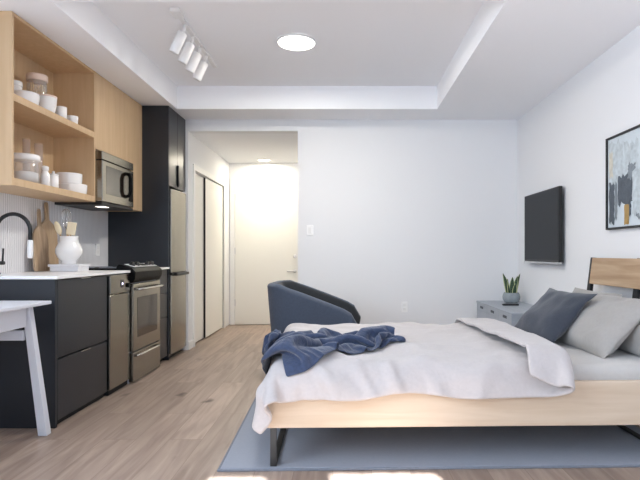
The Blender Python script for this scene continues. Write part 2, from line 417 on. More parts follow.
# baseboards
struct(MB().box(HX1, XR - .012, YB - .012, YB, 0, .09, b=.003).build('baseboard_back', M['trim']))
struct(MB().box(XR - .012, XR, YF, YB, 0, .09, b=.003).build('baseboard_right', M['trim']))
struct(MB().box(HX0, HX0 + .012, YB + .0, CY0 - .067, 0, .09, b=.003).build('baseboard_hall', M['trim']))
struct(MB().box(XL, XL + .012, YF, 3.24, 0, .09, b=.003).build('baseboard_left', M['trim']))
struct(MB().box(XL, XL + .010, 3.25, 5.328, .915, 1.50).build('wall_backsplash', M['tile']))

# ------------------------------------------------------------------ kitchen, base run
FX = -1.767                                  # door faces
t = thing('base_cabinet', 'wide charcoal base cabinet with two deep drawers nearest the white desk', 'cabinet', (-2.07, 3.6, 0))
MB().box(XL + .005, FX - .021, 3.285, 3.975, .05, .905).box(XL + .005, FX - .03, 3.285, 3.975, .0, .05).build('body', M['navyin'], t)
box('end_panel', M['navy'], t, XL + .005, FX, 3.262, 3.284, 0, .908, b=.002)
for (z0, z1) in ((.04, .414), (.424, .902)):
    dr = MB().box(FX - .02, FX, 3.287, 3.972, z0, z1, b=.0025).build('drawer', M['navy'], t)
    MB().box(FX - .012, FX + .014, 3.56, 3.69, z1 - .003, z1 + .003, b=.001).build('finger_pull', M['chrome'], dr)
t = thing('base_cabinet', 'narrow charcoal cabinet with three drawers between cooker and fridge', 'cabinet', (-2.07, 5.16, 0))
MB().box(XL + .005, FX - .021, 5.012, 5.322, .05, .905).box(XL + .005, FX - .05, 5.012, 5.322, 0, .05).build('body', M['navyin'], t)
for (z0, z1) in ((.05, .431), (.438, .670), (.677, .904)):
    MB().box(FX - .02, FX, 5.014, 5.32, z0, z1, b=.0025).build('drawer', M['navy'], t)
tag(MB().box(XL + .011, FX + .022, 3.245, 4.352, .91, .93, b=.003).build('countertop', M['counter']), 'long white countertop over the drawers and dishwasher', 'countertop')
tag(MB().box(XL + .011, FX + .022, 5.008, 5.327, .91, .93, b=.003).build('countertop', M['counter']), 'short piece of white countertop between cooker and fridge panel', 'countertop')

t = thing('dishwasher', 'slim stainless steel dishwasher beside the cooker', 'dishwasher', (-2.07, 4.17, 0))
MB().box(XL + .005, FX - .035, 3.982, 4.350, .0, .905).build('body', M['navyin'], t)
MB().box(FX - .034, FX + .018, 3.986, 4.346, .045, .752, b=.006, seg=3).build('door', [M['steel']], t)
cp = MB().box(FX - .034, FX + .020, 3.986, 4.346, .757, .903, b=.006, seg=3).build('control_panel', M['steel'], t)
dp = MB().box(FX + .018, FX + .0225, 4.165, 4.225, .80, .862, b=.002).build('display', M['display'], cp)
MB().box(FX + .022, FX + .0235, 4.186, 4.204, .822, .838, b=.0).build('digits', M['led'], dp)
MB().box(FX + .018, FX + .038, 4.285, 4.32, .795, .83, b=.006).build('latch', M['black'], cp)
MB().box(FX - .03, FX + .001, 3.99, 4.342, .004, .04, b=.003).build('kick_plate', M['navyin'], t)

# cooker
RX, R0, R1 = -1.725, 4.36, 5.0
t = thing('cooker', 'freestanding stainless steel cooker with black glass hob', 'cooker', (-2.05, 4.68, 0))
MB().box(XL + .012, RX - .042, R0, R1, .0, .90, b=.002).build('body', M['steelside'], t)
MB().box(XL + .012, -1.86, R0 - .004, R1 + .004, .90, .945, b=.006).build('hob', M['black'], t)
for (x, y, r) in ((-2.2, 4.53, .075), (-2.2, 4.83, .095), (-1.98, 4.53, .095), (-1.98, 4.83, .075)):
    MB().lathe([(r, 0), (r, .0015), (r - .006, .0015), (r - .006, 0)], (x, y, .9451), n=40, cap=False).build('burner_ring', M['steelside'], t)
cp = MB().prism([(-1.865, .825), (-1.865, .955), (-1.845, .978), (-1.74, .948), (-1.708, .915), (-1.712, .86), (-1.735, .825)], 'y', R0, R1, bev=.005).build('control_panel', M['black'], t)
sl = Vector((.105, 0, -.030)).normalized(); nrm = Vector((.030, 0, .105)).normalized()
mt = Matrix.Translation((-1.792, 4.70, .9635)) @ Matrix(((sl.x, 0, nrm.x), (0, 1, 0), (sl.z, 0, nrm.z))).to_4x4()
MB().box(-.044, .044, -.26, .28, 0, .004, b=.0015, mtx=mt).build('fascia', M['fascia'], cp)
for dy in (-.20, -.10, .15, .24):
    m2 = mt @ Matrix.Translation((0, dy, .004))
    MB().lathe([(.026, 0), (.024, .006), (.019, .010), (.017, .028), (.0, .030)], n=24, mtx=m2).build('knob', M['blackm'], cp)
MB().box(-.025, .025, -.03, .09, .004, .007, b=.001, mtx=mt).build('display', M['black'], cp)
od = MB().box(RX - .04, RX, R0 + .004, R1 - .004, .262, .818, b=.006, seg=3).build('oven_door', M['steel'], t)
MB().box(RX - .004, RX + .002, 4.445, 4.915, .37, .70, b=.002).build('window', M['ovenglass'], od)
hd = MB().tube([(RX + .004, R0 + .045, .772), (RX + .042, R0 + .055, .772), (RX + .048, R0 + .12, .772), (RX + .048, R1 - .12, .772), (RX + .042, R1 - .055, .772), (RX + .004, R1 - .045, .772)], .011)
hd.build('handle', M['chrome'], od)
sd = MB().box(RX - .04, RX, R0 + .004, R1 - .004, .012, .252, b=.006, seg=3).build('warming_drawer', M['steel'], t)
pts = [(RX + .006 + .034 * math.sin(PI * k / 12) ** .5, R0 + .05 + (R1 - R0 - .1) * k / 12, .222 + .012 * math.sin(PI * k / 12)) for k in range(13)]
MB().tube(pts, .010).build('handle', M['chrome'], sd)

# fridge and the tall surround
t = thing('fridge_surround', 'tall charcoal cabinet surround over and beside the fridge', 'cabinet', (-2.06, 5.6, 0))
MB().box(XL + .005, -1.757, 5.33, 5.35, 0, 2.538, b=.002).build('side_panel', M['navy'], t)
MB().box(XL + .005, -1.778, 5.352, 5.892, 1.742, 2.536, b=.001).build('body', M['navyin'], t)
for (a, b) in ((5.352, 5.612), (5.616, 5.892)):
    MB().box(-1.777, -1.757, a, b, 1.744, 2.536, b=.002).build('door', M['navy'], t)
MB().box(-1.757, -1.742, 5.597, 5.622, 1.765, 1.985, b=.003).build('pull_handle', M['black'], t)
t = thing('refrigerator', 'tall narrow stainless steel fridge freezer under charcoal cabinet', 'refrigerator', (-2.04, 5.62, 0))
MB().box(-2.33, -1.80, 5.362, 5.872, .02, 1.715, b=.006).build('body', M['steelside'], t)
def curved_door(z0, z1):
    poly = [(-1.797, 5.362)]
    for k in range(13):
        u = k / 12; poly.append((-1.742 + .014 * (1 - (2 * u - 1) ** 2), 5.362 + .51 * u))
    poly.append((-1.797, 5.872))
    return MB().prism(poly, 'z', z0, z1, bev=.004)
curved_door(.872, 1.715).build('fridge_door', M['steel'], t)
fd = curved_door(.055, .848).build('freezer_door', M['steel'], t)
MB().box(-1.80, -1.735, 5.362, 5.87, .849, .871).build('door_gap', M['blackm'], t)
MB().box(-1.745, -1.700, 5.43, 5.84, .838, .868, b=.008, seg=3).build('handle', M['blackm'], fd)
MB().box(-2.3, -1.79, 5.37, 5.865, 0, .05).build('plinth', M['blackm'], t)

# ------------------------------------------------------------------ kitchen, wall units
UX = -2.02
t = thing('open_wall_unit', 'open maple wall unit with two shelves of white dishes', 'shelf unit', (-2.2, 3.8, 1.482))
MB().box(XL + .012, UX, 3.245, 3.265, 1.482, ZC - .001, b=.0015).build('side_panel', M['maple'], t)
MB().box(XL + .012, UX, 4.312, 4.332, 1.482, ZC - .001, b=.0015).build('side_panel', M['maple'], t)
MB().box(XL + .012, UX - .001, 3.265, 4.312, 2.518, ZC - .002, b=.001).build('top_panel', M['maple'], t)
MB().box(XL + .012, XL + .020, 3.265, 4.312, 1.53, 2.518).build('back_panel', M['maple'], t)
MB().box(XL + .020, UX - .001, 3.265, 4.312, 2.0, 2.045, b=.0015).build('shelf', M['maple'], t)
MB().box(XL + .012, UX - .0005, 3.265, 4.312, 1.484, 1.53, b=.0015).build('bottom_panel', M['maple'], t)
t = thing('wall_cabinet', 'closed maple wall cabinet around and above the microwave', 'cabinet', (-2.2, 4.83, 1.482))
MB().box(XL + .012, UX - .021, 4.335, 4.99, 1.915, ZC - .002).box(XL + .012, UX - .021, 4.99, 5.326, 1.482, ZC - .002).build('body', M['maple'], t)
MB().box(UX - .020, UX, 4.334, 4.986, 1.915, ZC - .003, b=.0012).build('door', M['maple'], t)
MB().box(UX - .020, UX, 4.988, 5.326, 1.482, ZC - .003, b=.0012).build('door', M['maple'], t)

MX = -1.965
t = thing('microwave', 'stainless steel microwave fixed beneath the maple wall cabinet', 'microwave', (-2.16, 4.68, 1.465))
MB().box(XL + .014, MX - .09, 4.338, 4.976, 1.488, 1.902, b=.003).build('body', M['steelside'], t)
MB().box(XL + .014, MX - .006, 4.338, 4.974, 1.462, 1.486, b=.003).build('underside', M['blackm'], t)
MB().box(-2.10, -2.03, 4.50, 4.60, 1.4595, 1.4625).build('lamp_lens', M['hoodlamp'], t)
MB().box(MX - .09, MX - .002, 4.338, 4.974, 1.832, 1.90, b=.005, seg=3).build('vent_panel', M['steel'], t)
d = MB().box(MX - .09, MX, 4.338, 4.974, 1.49, 1.826, b=.007, seg=3).build('door', M['steel'], t)
MB().box(MX - .003, MX + .001, 4.40, 4.785, 1.555, 1.79, b=.002).build('window', M['ovenglass'], d)
MB().box(MX - .003, MX + .0015, 4.86, 4.955, 1.54, 1.80, b=.002).build('keypad', M['black'], d)
MB().tube([(MX - .002, 4.80, 1.575), (MX + .03, 4.80, 1.585), (MX + .04, 4.80, 1.62), (MX + .04, 4.80, 1.735), (MX + .03, 4.80, 1.77), (MX - .002, 4.80, 1.78)], .017).build('handle', M['black'], d)

# ------------------------------------------------------------------ dishes on the open shelves
def bowl_prof(r, h, foot=.55, t=.005):
    P = [(0, .0), (r * foot, 0), (r * foot, .006)]
    for k in range(1, 9):
        a = k / 8; P.append((r * (foot + (1 - foot) * math.sin(a * PI / 2)), .006 + (h - .006) * a ** 1.25))
    P.append((r - t, h))
    for k in range(7, -1, -1):
        a = k / 8; P.append((max(0, r * (foot + (1 - foot) * math.sin(a * PI / 2)) - t), .012 + (h - .012) * a ** 1.25))
    P.append((0, .012))
    return P
def solid(name, prof, c, mat, label, cat, group=None):
    return tag(MB().lathe(prof, (0, 0, 0), cap=False).build(name, mat), label, cat, group), c
def put(oc): oc[0].location = oc[1]; return oc[0]
Z2, Z1 = 2.0455, 1.5305
gw = 'white dishes on the open shelves'
put(solid('serving_bowl', bowl_prof(.086, .085, .85), (-2.13, 3.56, Z2), M['white'], 'large white bowl on the upper shelf beside its near end panel', 'bowl', gw))
c = thing('canister', 'tall white canister behind the large bowl on upper shelf', 'canister', (-2.27, 3.665, Z2), group=gw)
MB().lathe([(0, 0), (.05, 0), (.052, .006), (.052, .16), (.05, .165), (0, .165)], (-2.27, 3.665, Z2), cap=False).build('body', M['white'], c)
MB().lathe([(0, .165), (.053, .165), (.054, .17), (.054, .195), (.05, .2), (0, .201)], (-2.27, 3.665, Z2), cap=False).build('lid', M['white'], c)
x, y = -2.225, 3.865
c = thing('storage_jar', 'tall clear glass jar of dry pasta with pinkish lid on upper shelf', 'jar', (x, y, Z2))
MB().lathe([(0, 0), (.062, 0), (.066, .006), (.066, .25), (.062, .262), (.059, .262), (.062, .248), (.062, .01), (0, .008)], (x, y, Z2), cap=False).build('glass_body', M['glass'], c)
MB().lathe([(0, .262), (.067, .262), (.070, .267), (.070, .302), (.066, .308), (0, .309)], (x, y, Z2), cap=False).build('lid', M['pinkish'], c)
pm = MB()
rp = random.Random(5)
for k in range(26):
    a = rp.uniform(0, 2 * PI); r = .05 * rp.uniform(.1, 1) ** .5; a2 = a + rp.uniform(-.4, .4)
    pm.tube([(x + r * math.cos(a), y + r * math.sin(a), Z2 + .013), (x + r * math.cos(a2), y + r * math.sin(a2), Z2 + rp.uniform(.17, .25))], .0042, n=6)
o = pm.build('pasta', M['pasta'], c); o['kind'] = 'stuff'
c = thing('bowl', 'white ribbed bowl with pinkish rim in front of pasta jar', 'bowl', (-2.105, 3.775, Z2), group=gw)
rb = bmesh.new()
MBb = MB().lathe(bowl_prof(.064, .125, .72), (-2.105, 3.775, Z2), n=64, cap=False)
for v in MBb.bm.verts:
    d_ = Vector((v.co.x + 2.105, v.co.y - 3.775, 0)); a = math.atan2(d_.y, d_.x)
    if d_.length > .04: d_ *= 1 + .018 * math.cos(a * 32); v.co.x = -2.105 + d_.x; v.co.y = 3.775 + d_.y
MBb.build('body', M['white'], c)
MB().lathe([(.0655, .118), (.0668, .121), (.0665, .129), (.058, .129), (.058, .121), (.0655, .118)], (-2.105, 3.775, Z2), cap=False).build('rim', M['pinkish'], c)
rb.free()
c = thing('mug', 'white mug between ribbed bowl and small bowl on upper shelf', 'mug', (-2.10, 3.955, Z2), group=gw)
MB().lathe([(0, 0), (.036, 0), (.041, .005), (.041, .1), (.038, .102), (.036, .1), (.036, .01), (0, .008)], (-2.10, 3.955, Z2), cap=False).build('body', M['white'], c)
MB().tube([(-2.14, 3.955, Z2 + .08), (-2.16, 3.955, Z2 + .08), (-2.168, 3.955, Z2 + .055), (-2.16, 3.955, Z2 + .028), (-2.138, 3.955, Z2 + .024)], .005).build('handle', M['white'], c)
put(solid('small_bowl', bowl_prof(.044, .074, .88), (-2.10, 4.115, Z2), M['white'], 'small white bowl at the far end of upper shelf', 'bowl', gw))
# lower shelf
x, y = -2.13, 3.56
c = thing('glass_canister', 'wide glass canister with white lid on the lower shelf', 'canister', (x, y, Z1))
MB().lathe([(0, 0), (.080, 0), (.086, .006), (.086, .146), (.082, .150), (.079, .150), (.082, .145), (.082, .010), (0, .008)], (x, y, Z1), cap=False).build('glass_body', M['glass'], c)
MB().lathe([(0, .1505), (.086, .1505), (.091, .156), (.091, .184), (.084, .192), (0, .194)], (x, y, Z1), cap=False).build('lid', M['white'], c)
MB().lathe([(0, .011), (.079, .011), (.079, .072), (.06, .078), (0, .076)], (x, y, Z1), cap=False).build('contents', M['whitem'], c)
for (x, y, r, h, lb) in ((-2.275, 3.82, .026, .352, 'tall rosy glass tumbler on lower shelf, nearest the wide glass canister'), (-2.265, 3.955, .030, .345, 'tall rosy glass tumbler on lower shelf, behind the little white bottles')):
    put(solid('tall_glass', [(0, 0), (r * .9, 0), (r, h), (r - .003, h), (r * .9 - .003, .008), (0, .008)], (x, y, Z1), M['pinkglass'], lb, 'glass', 'tall glasses on the lower shelf'))
c = thing('bottle', 'little white bottle with round stopper on lower shelf beside glass canister', 'bottle', (-2.10, 3.745, Z1), group=gw)
MB().lathe([(0, 0), (.030, 0), (.033, .005), (.033, .085), (.022, .105), (.020, .112), (0, .113)], (-2.10, 3.745, Z1), cap=False).build('body', M['white'], c)
MB().lathe([(0, .113), (.018, .113), (.024, .118), (.025, .14), (.018, .148), (0, .149)], (-2.10, 3.745, Z1), cap=False).build('stopper', M['white'], c)
c = thing('lidded_jar', 'little white jar with small knob lid beside the stacked bowls', 'jar', (-2.095, 3.845, Z1), group=gw)
MB().lathe([(0, 0), (.030, 0), (.034, .005), (.034, .095), (0, .096)], (-2.095, 3.845, Z1), cap=False).build('body', M['white'], c)
MB().lathe([(0, .096), (.034, .096), (.030, .106), (.009, .110), (.010, .122), (.006, .126), (0, .126)], (-2.095, 3.845, Z1), cap=False).build('lid', M['white'], c)
put(solid('serving_bowl', bowl_prof(.113, .074, .95), (-2.140, 4.185, Z1), M['white'], 'wide low white bowl at the bottom of lower shelf stack', 'bowl', gw))
put(solid('serving_bowl', bowl_prof(.093, .080, .96), (-2.145, 4.16, Z1 + .0745), M['white'], 'white bowl resting on top of the wide low bowl', 'bowl', gw))

# ------------------------------------------------------------------ worktop things
ZW = .9305
t = thing('kitchen_tap', 'black gooseneck kitchen tap over the white worktop', 'tap', (-2.285, 3.5, ZW))
bx, by = -2.285, 3.5
MB().lathe([(0, 0), (.027, 0), (.027, .008), (.020, .014), (.020, .12), (.016, .13), (0, .13)], (bx, by, ZW), cap=False).build('base', M['blackm'], t)
pts = [(bx, by, ZW + .10), (bx, by, 1.20)]
R = .113
for k in range(1, 25):
    a = PI - PI * k / 24; pts.append((bx + R + R * math.cos(a), by, 1.212 + R * math.sin(a)))
pts.append((bx + 2 * R, by, 1.15))
MB().tube(pts, .0125, n=16).build('spout', M['blackm'], t)
MB().lathe([(0, 1.035), (.014, 1.035), (.017, 1.05), (.017, 1.145), (.0135, 1.155), (0, 1.155)], (bx + 2 * R, by, 0), cap=False).build('spray_head', M['whitem'], t)
MB().tube([(bx + .015, by, 1.005), (bx + .055, by, 1.005)], .012).tube([(bx + .045, by, 1.005), (bx + .047, by, 1.05), (bx + .05, by, 1.10)], .006).build('lever', M['blackm'], t)

def cutting_board(yc, xb, xt, zt, wid, hb, hw, mat, label, curve=.5):
    """outline in the plane of the board, then tipped back against the wall"""
    H = math.hypot(zt - ZW, xb - xt); out = []
    half = [(.0, 0), (wid / 2 - .02, 0), (wid / 2 - .004, .006), (wid / 2, .03), (wid / 2, hb * .72), (wid / 2 - .012, hb * .85), (wid / 2 * .62, hb * .96), (hw * 1.15, hb * 1.05), (hw, hb * 1.15), (hw, H - .03), (hw * .8, H - .008), (0, H)]
    poly = [(-a, b) for a, b in half[1:-1]][::-1]
    poly = half[:] + poly
    ang = math.atan2(xb - xt, zt - ZW)
    m = Matrix.Translation((xb, yc, ZW + .001)) @ Matrix.Rotation(-ang, 4, 'Y')
    o = MB().prism([(a, b) for a, b in poly], 'x', 0, .016, bev=.003, mtx=m).build('cutting_board', mat)
    tag(o, label, 'cutting board', 'cutting boards leaning on the backsplash'); return o
cutting_board(4.045, -2.300, -2.325, 1.405, .195, .33, .018, M['boardwood'], 'brown wooden cutting board with handle, the front one of two leaning')
cutting_board(4.195, -2.325, -2.352, 1.468, .255, .38, .020, M['boardpale'], 'paler wooden cutting board with taller handle, behind the other board')

t = thing('bread_box', 'low pale grey box with lid under the utensil crock', 'box', (-2.12, 4.11, ZW))
MB().box(-2.225, -2.01, 4.03, 4.20, ZW, ZW + .035, b=.004).build('body', M['greybox'], t)
MB().box(-2.235, -2.0, 4.02, 4.21, ZW + .0355, ZW + .054, b=.004).build('lid', M['greybox'], t)
ZB = ZW + .0545
cx, cy = -2.115, 4.10
prof = [(0, 0), (.050, 0), (.054, .006), (.052, .022), (.055, .028), (.078, .05), (.094, .085), (.094, .115), (.080, .148), (.068, .165), (.066, .20), (.070, .212), (.066, .214), (.062, .20), (.064, .168), (.076, .146), (.088, .115), (.088, .085), (.07, .05), (0, .035)]
tag(put((MB().lathe(prof, n=40, cap=False).build('utensil_crock', M['white']), (cx, cy, ZB))), 'white round-bellied ceramic crock holding kitchen utensils', 'crock')
t = thing('whisk', 'balloon whisk with wooden handle in white crock', 'whisk', (cx, cy, ZB))
MB().tube([(cx - .01, cy + .02, ZB + .06), (cx - .035, cy + .04, ZB + .27)], .009).build('handle', M['utensil'], t)
wm = MB(); ax = Vector((-.025, .02, .21)).normalized(); p0 = Vector((cx - .035, cy + .04, ZB + .27))
ux = ax.cross(Vector((0, 1, 0))).normalized(); uy = ax.cross(ux)
for k in range(6):
    a = PI * k / 6; dr = ux * math.cos(a) + uy * math.sin(a)
    wm.tube([p0 + ax * (.16 * (1 - math.cos(q / 16 * 2 * PI)) / 2 * (1)) + dr * (.042 * math.sin(q / 16 * 2 * PI) * (.55 + .45 * (1 - math.cos(q / 16 * 2 * PI)) / 2)) for q in range(17)], .0013, n=6)
wm.build('wires', M['chrome'], t)
t = thing('spatula', 'cream-bladed spatula standing in the white crock', 'spatula', (cx, cy, ZB))
MB().tube([(cx + .005, cy - .02, ZB + .07), (cx + .03, cy - .035, ZB + .225)], .007).build('handle', M['utensil'], t)
MB().box(-.034, .034, -.006, .006, 0, .098, b=.004, mtx=Matrix.Translation((cx + .029, cy - .035, ZB + .222)) @ Matrix.Rotation(math.radians(9), 4, 'Y')).build('blade', M['cream'], t)
t = thing('wooden_spoon', 'pale wooden spoon leaning left out of crock', 'spoon', (cx, cy, ZB))
MB().tube([(cx - .01, cy - .012, ZB + .09), (cx - .060, cy - .012, ZB + .225)], .006).build('handle', M['utensil'], t)
ms = Matrix.Translation((cx - .078, cy - .012, ZB + .275)) @ Matrix.Rotation(math.radians(-21), 4, 'Y') @ Matrix.Diagonal((.024, .010, .055, 1))
MB().lathe([(0, -1)] + [(math.cos(q), math.sin(q)) for q in [(-PI / 2 + PI * k / 10) for k in range(1, 10)]] + [(0, 1)], n=20, cap=False, mtx=ms).build('bowl', M['cream'], t)
def wallplate(name, label, cat, frame, kind):
    """frame maps local (across, up, out) on to the wall"""
    t = thing(name, label, cat, frame.translation); t['is_local_frame'] = 1
    R_ = frame.to_3x3().to_4x4()
    MB().box(-.036, .036, -.058, .058, .0, .011, b=.003, mtx=R_).build('plate', M['plate'], t)
    if kind == 'switch':
        MB().box(-.017, .017, -.034, .034, .010, .017, b=.002, mtx=R_).build('rocker', M['trim'], t)
    else:
        for s in (-1, 1):
            MB().box(-.016, .016, s * .022 - .014, s * .022 + .014, .010, .0135, b=.002, mtx=R_).build('socket', M['trim'], t)
    del t['is_local_frame']; return t
back = Matrix(((1, 0, 0), (0, 0, -1), (0, 1, 0))).to_4x4()
side = Matrix(((0, 0, 1), (1, 0, 0), (0, 1, 0))).to_4x4()
wallplate('light_switch', 'white light switch on the back wall beside the hall opening', 'switch', Matrix.Translation((-.386, YB - .0005, 1.32)) @ back, 'switch')
wallplate('power_outlet', 'white power outlet low on the back wall behind the bed', 'outlet', Matrix.Translation((.655, YB - .0005, .475)) @ back, 'outlet')
wallplate('power_outlet', 'white power outlet on the ribbed tile beside the cooker', 'outlet', Matrix.Translation((XL + .0105, 5.09, 1.10)) @ side, 'outlet')

# ------------------------------------------------------------------ white desk
t = thing('desk', 'white desk with splayed legs against the charcoal cabinet end', 'desk', (-2.05, 2.6, 0))
MB().box(-2.355, -1.74, 2.02, 3.175, .768, .788, b=.004).build('desktop', M['desk'], t)
MB().box(-1.848, -1.822, 2.15, 3.06, .648, .768, b=.002).build('apron', M['desk'], t)
MB().box(-2.30, -2.274, 2.15, 3.06, .648, .768, b=.002).build('apron', M['desk'], t)
MB().box(-2.27, -1.85, 3.075, 3.10, .566, .624, b=.002).build('stretcher', M['desk'], t)
MB().box(-2.27, -1.85, 2.10, 2.125, .566, .624, b=.002).build('stretcher', M['desk'], t)
def desk_leg(x0, y0, x1, y1):
    q = bmesh.new(); a, b = .021, .026
    top = [q.verts.new((x0 + sx * a, y0 + sy * a, .768)) for sx, sy in ((-1, -1), (1, -1), (1, 1), (-1, 1))]
    bot = [q.verts.new((x1 + sx * b, y1 + sy * b, 0)) for sx, sy in ((-1, -1), (1, -1), (1, 1), (-1, 1))]
    q.faces.new(top); q.faces.new(bot[::-1])
    for i in range(4): q.faces.new((bot[i], bot[(i + 1) % 4], top[(i + 1) % 4], top[i]))
    bmesh.ops.recalc_face_normals(q, faces=q.faces[:])
    bmesh.ops.bevel(q, geom=q.edges[:], offset=.004, segments=2, affect='EDGES', profile=.5)
    m = MB(); merge(m.bm, q); m.build('leg', M['desk'], t)
desk_leg(-1.835, 3.09, -1.768, 3.15); desk_leg(-1.835, 2.12, -1.768, 2.06); desk_leg(-2.287, 3.09, -2.33, 3.15); desk_leg(-2.287, 2.12, -2.33, 2.06)

# ------------------------------------------------------------------ lights on the ceiling
TZ = ZT
t = thing('track_light', 'white ceiling track with four cylinder spotlights', 'track light', (-1.18, 4.3, TZ))
MB().box(-1.197, -1.163, 3.72, 4.86, TZ - .022, TZ - .0005, b=.003).build('track', M['whitem'], t)
MB().box(-1.215, -1.145, 3.70, 3.82, TZ - .034, TZ - .001, b=.006).build('power_feed', M['whitem'], t)
for y in (3.95, 4.155, 4.36, 4.565):
    ax = Vector((-.43, .02, -.90)).normalized(); zq = ax.to_track_quat('Z', 'Y').to_matrix().to_4x4()
    st = Vector((-1.198, y, TZ - .078))
    sp = MB().lathe([(0, 0), (.030, 0), (.036, .006), (.037, .158), (.032, .163), (.030, .148), (0, .146)], n=28, cap=False, mtx=Matrix.Translation(st) @ zq).build('spotlight', M['whitem'], t)
    MB().tube([(-1.18, y - .005, TZ - .020), (-1.186, y - .005, TZ - .06), st + ax * .02], .011).build('mount', M['whitem'], sp)
t = thing('ceiling_light', 'flush round white ceiling lamp glowing in the raised ceiling', 'ceiling light', (-.39, 4.3, TZ))
MB().lathe([(.152, 0), (.154, -.010), (.150, -.018), (.146, -.018), (.146, 0)], (-.39, 4.3, TZ - .0005), n=56, cap=False).build('rim', M['whitem'], t)
MB().lathe([(.1455, -.004), (.1455, -.020), (.10, -.024), (0, -.026)], (-.39, 4.3, TZ - .0005), n=56, cap=True).build('diffuser', M['lampface'], t)
t = thing('downlight', 'small round downlight in the hall ceiling', 'downlight', (-1.17, 7.72, ZH))
MB().lathe([(.095, 0), (.095, -.006), (.078, -.010), (.076, -.004), (.076, 0)], (-1.17, 7.72, ZH - .0005), n=40, cap=False).build('rim', M['whitem'], t)
MB().lathe([(.0755, -.001), (.0755, -.005), (0, -.006)], (-1.17, 7.72, ZH - .0005), n=40).build('diffuser', M['halllamp'], t)

# ------------------------------------------------------------------ armchair
ACX, ACY = -.262, 4.73
t = thing('armchair', 'blue-grey tub armchair between the bed and hall opening', 'armchair', (ACX, ACY, 0), math.radians(-3))
def rr_path(hx, hy, r, n=14):
    P = [(hx, -hy)]
    P += [(hx - (hx + (-hx + r)) * 0 - (2 * hx - r) * k / 10, -hy) for k in range(1, 11)]
    P += [(-hx + r - r * math.sin(a), -hy + r - r * math.cos(a)) for a in [PI / 2 * k / n for k in range(1, n + 1)]]
    P += [(-hx, -hy + r + (2 * hy - 2 * r) * k / 6) for k in range(1, 7)]
    P += [(-hx + r - r * math.cos(a), hy - r + r * math.sin(a)) for a in [PI / 2 * k / n for k in range(1, n + 1)]]
    P += [(-hx + r + (2 * hx - r) * k / 10, hy) for k in range(1, 11)]
    return P
def rim_z(x): return .572 + (.815 - .572) * min(1, max(0, (.37 - x) / .66)) ** .92 - .10 * max(0, (x - .30) / .092) ** 2.2
outer = rr_path(.392, .380, .20); inner = rr_path(.392, .310, .15)
inner = [(x + (.0 if x > .30 else .065 * min(1, (.30 - x) / .45)), y) for x, y in inner]
np_ = len(outer)
rows = []
for z_ in (.0, .15, .35, .55, .75, .92):          # outer face, bottom to top, narrowing downwards
    rows.append([(ox * (.84 + .16 * z_ ** .8), oy * (.86 + .14 * z_ ** .8), .09 + (rim_z(ox) - .035 - .09) * z_ / .92) for ox, oy in outer])
for k in range(1, 8):                             # rolled rim
    a = PI * k / 8
    rows.append([((ox + ix) / 2 + (ox - ix) / 2 * math.cos(a), (oy + iy) / 2 + (oy - iy) / 2 * math.cos(a), rim_z(ox) - .035 + .035 * math.sin(a)) for (ox, oy), (ix, iy) in zip(outer, inner)])
for z_ in (.9, .6, .3, 0):
    rows.append([(ix * (.92 + .08 * z_), iy * (.94 + .06 * z_), .30 + (rim_z(ox) - .035 - .30) * z_ / .9) for (ox, oy), (ix, iy) in zip(outer, inner)])
mb = MB(); V = [[mb.bm.verts.new(p) for p in row] for row in rows]
for a, b in zip(V, V[1:]):
    for i in range(np_ - 1):
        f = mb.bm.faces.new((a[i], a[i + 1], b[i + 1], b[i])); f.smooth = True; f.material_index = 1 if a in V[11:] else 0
for e in (0, np_ - 1):
    f = mb.bm.faces.new([row[e] for row in V] if e else [row[e] for row in V][::-1])
bmesh.ops.recalc_face_normals(mb.bm, faces=mb.bm.faces[:])
sh = mb.build('shell', [M['chair'], M['chairin']], t)
MB().prism([(x * .86, y * .84) for x, y in rr_path(.385, .31, .16)], 'z', .10, .30, bev=.012).build('seat_base', M['chair'], t)
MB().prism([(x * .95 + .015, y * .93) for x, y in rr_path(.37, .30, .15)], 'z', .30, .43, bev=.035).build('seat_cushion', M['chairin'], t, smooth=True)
MB().lathe([(0, 0), (.22, 0), (.22, .012), (.05, .025), (.04, .09), (0, .09)], n=36, cap=False).build('swivel_base', M['iron'], t)
# seam where back meets arm, inside
sm = MB().tube([(-.16, .300, .32), (-.17, .304, .55), (-.185, .312, rim_z(-.185) - .04), (-.19, .33, rim_z(-.19) + .001)], .004, n=8).build('seam', M['iron'], t)

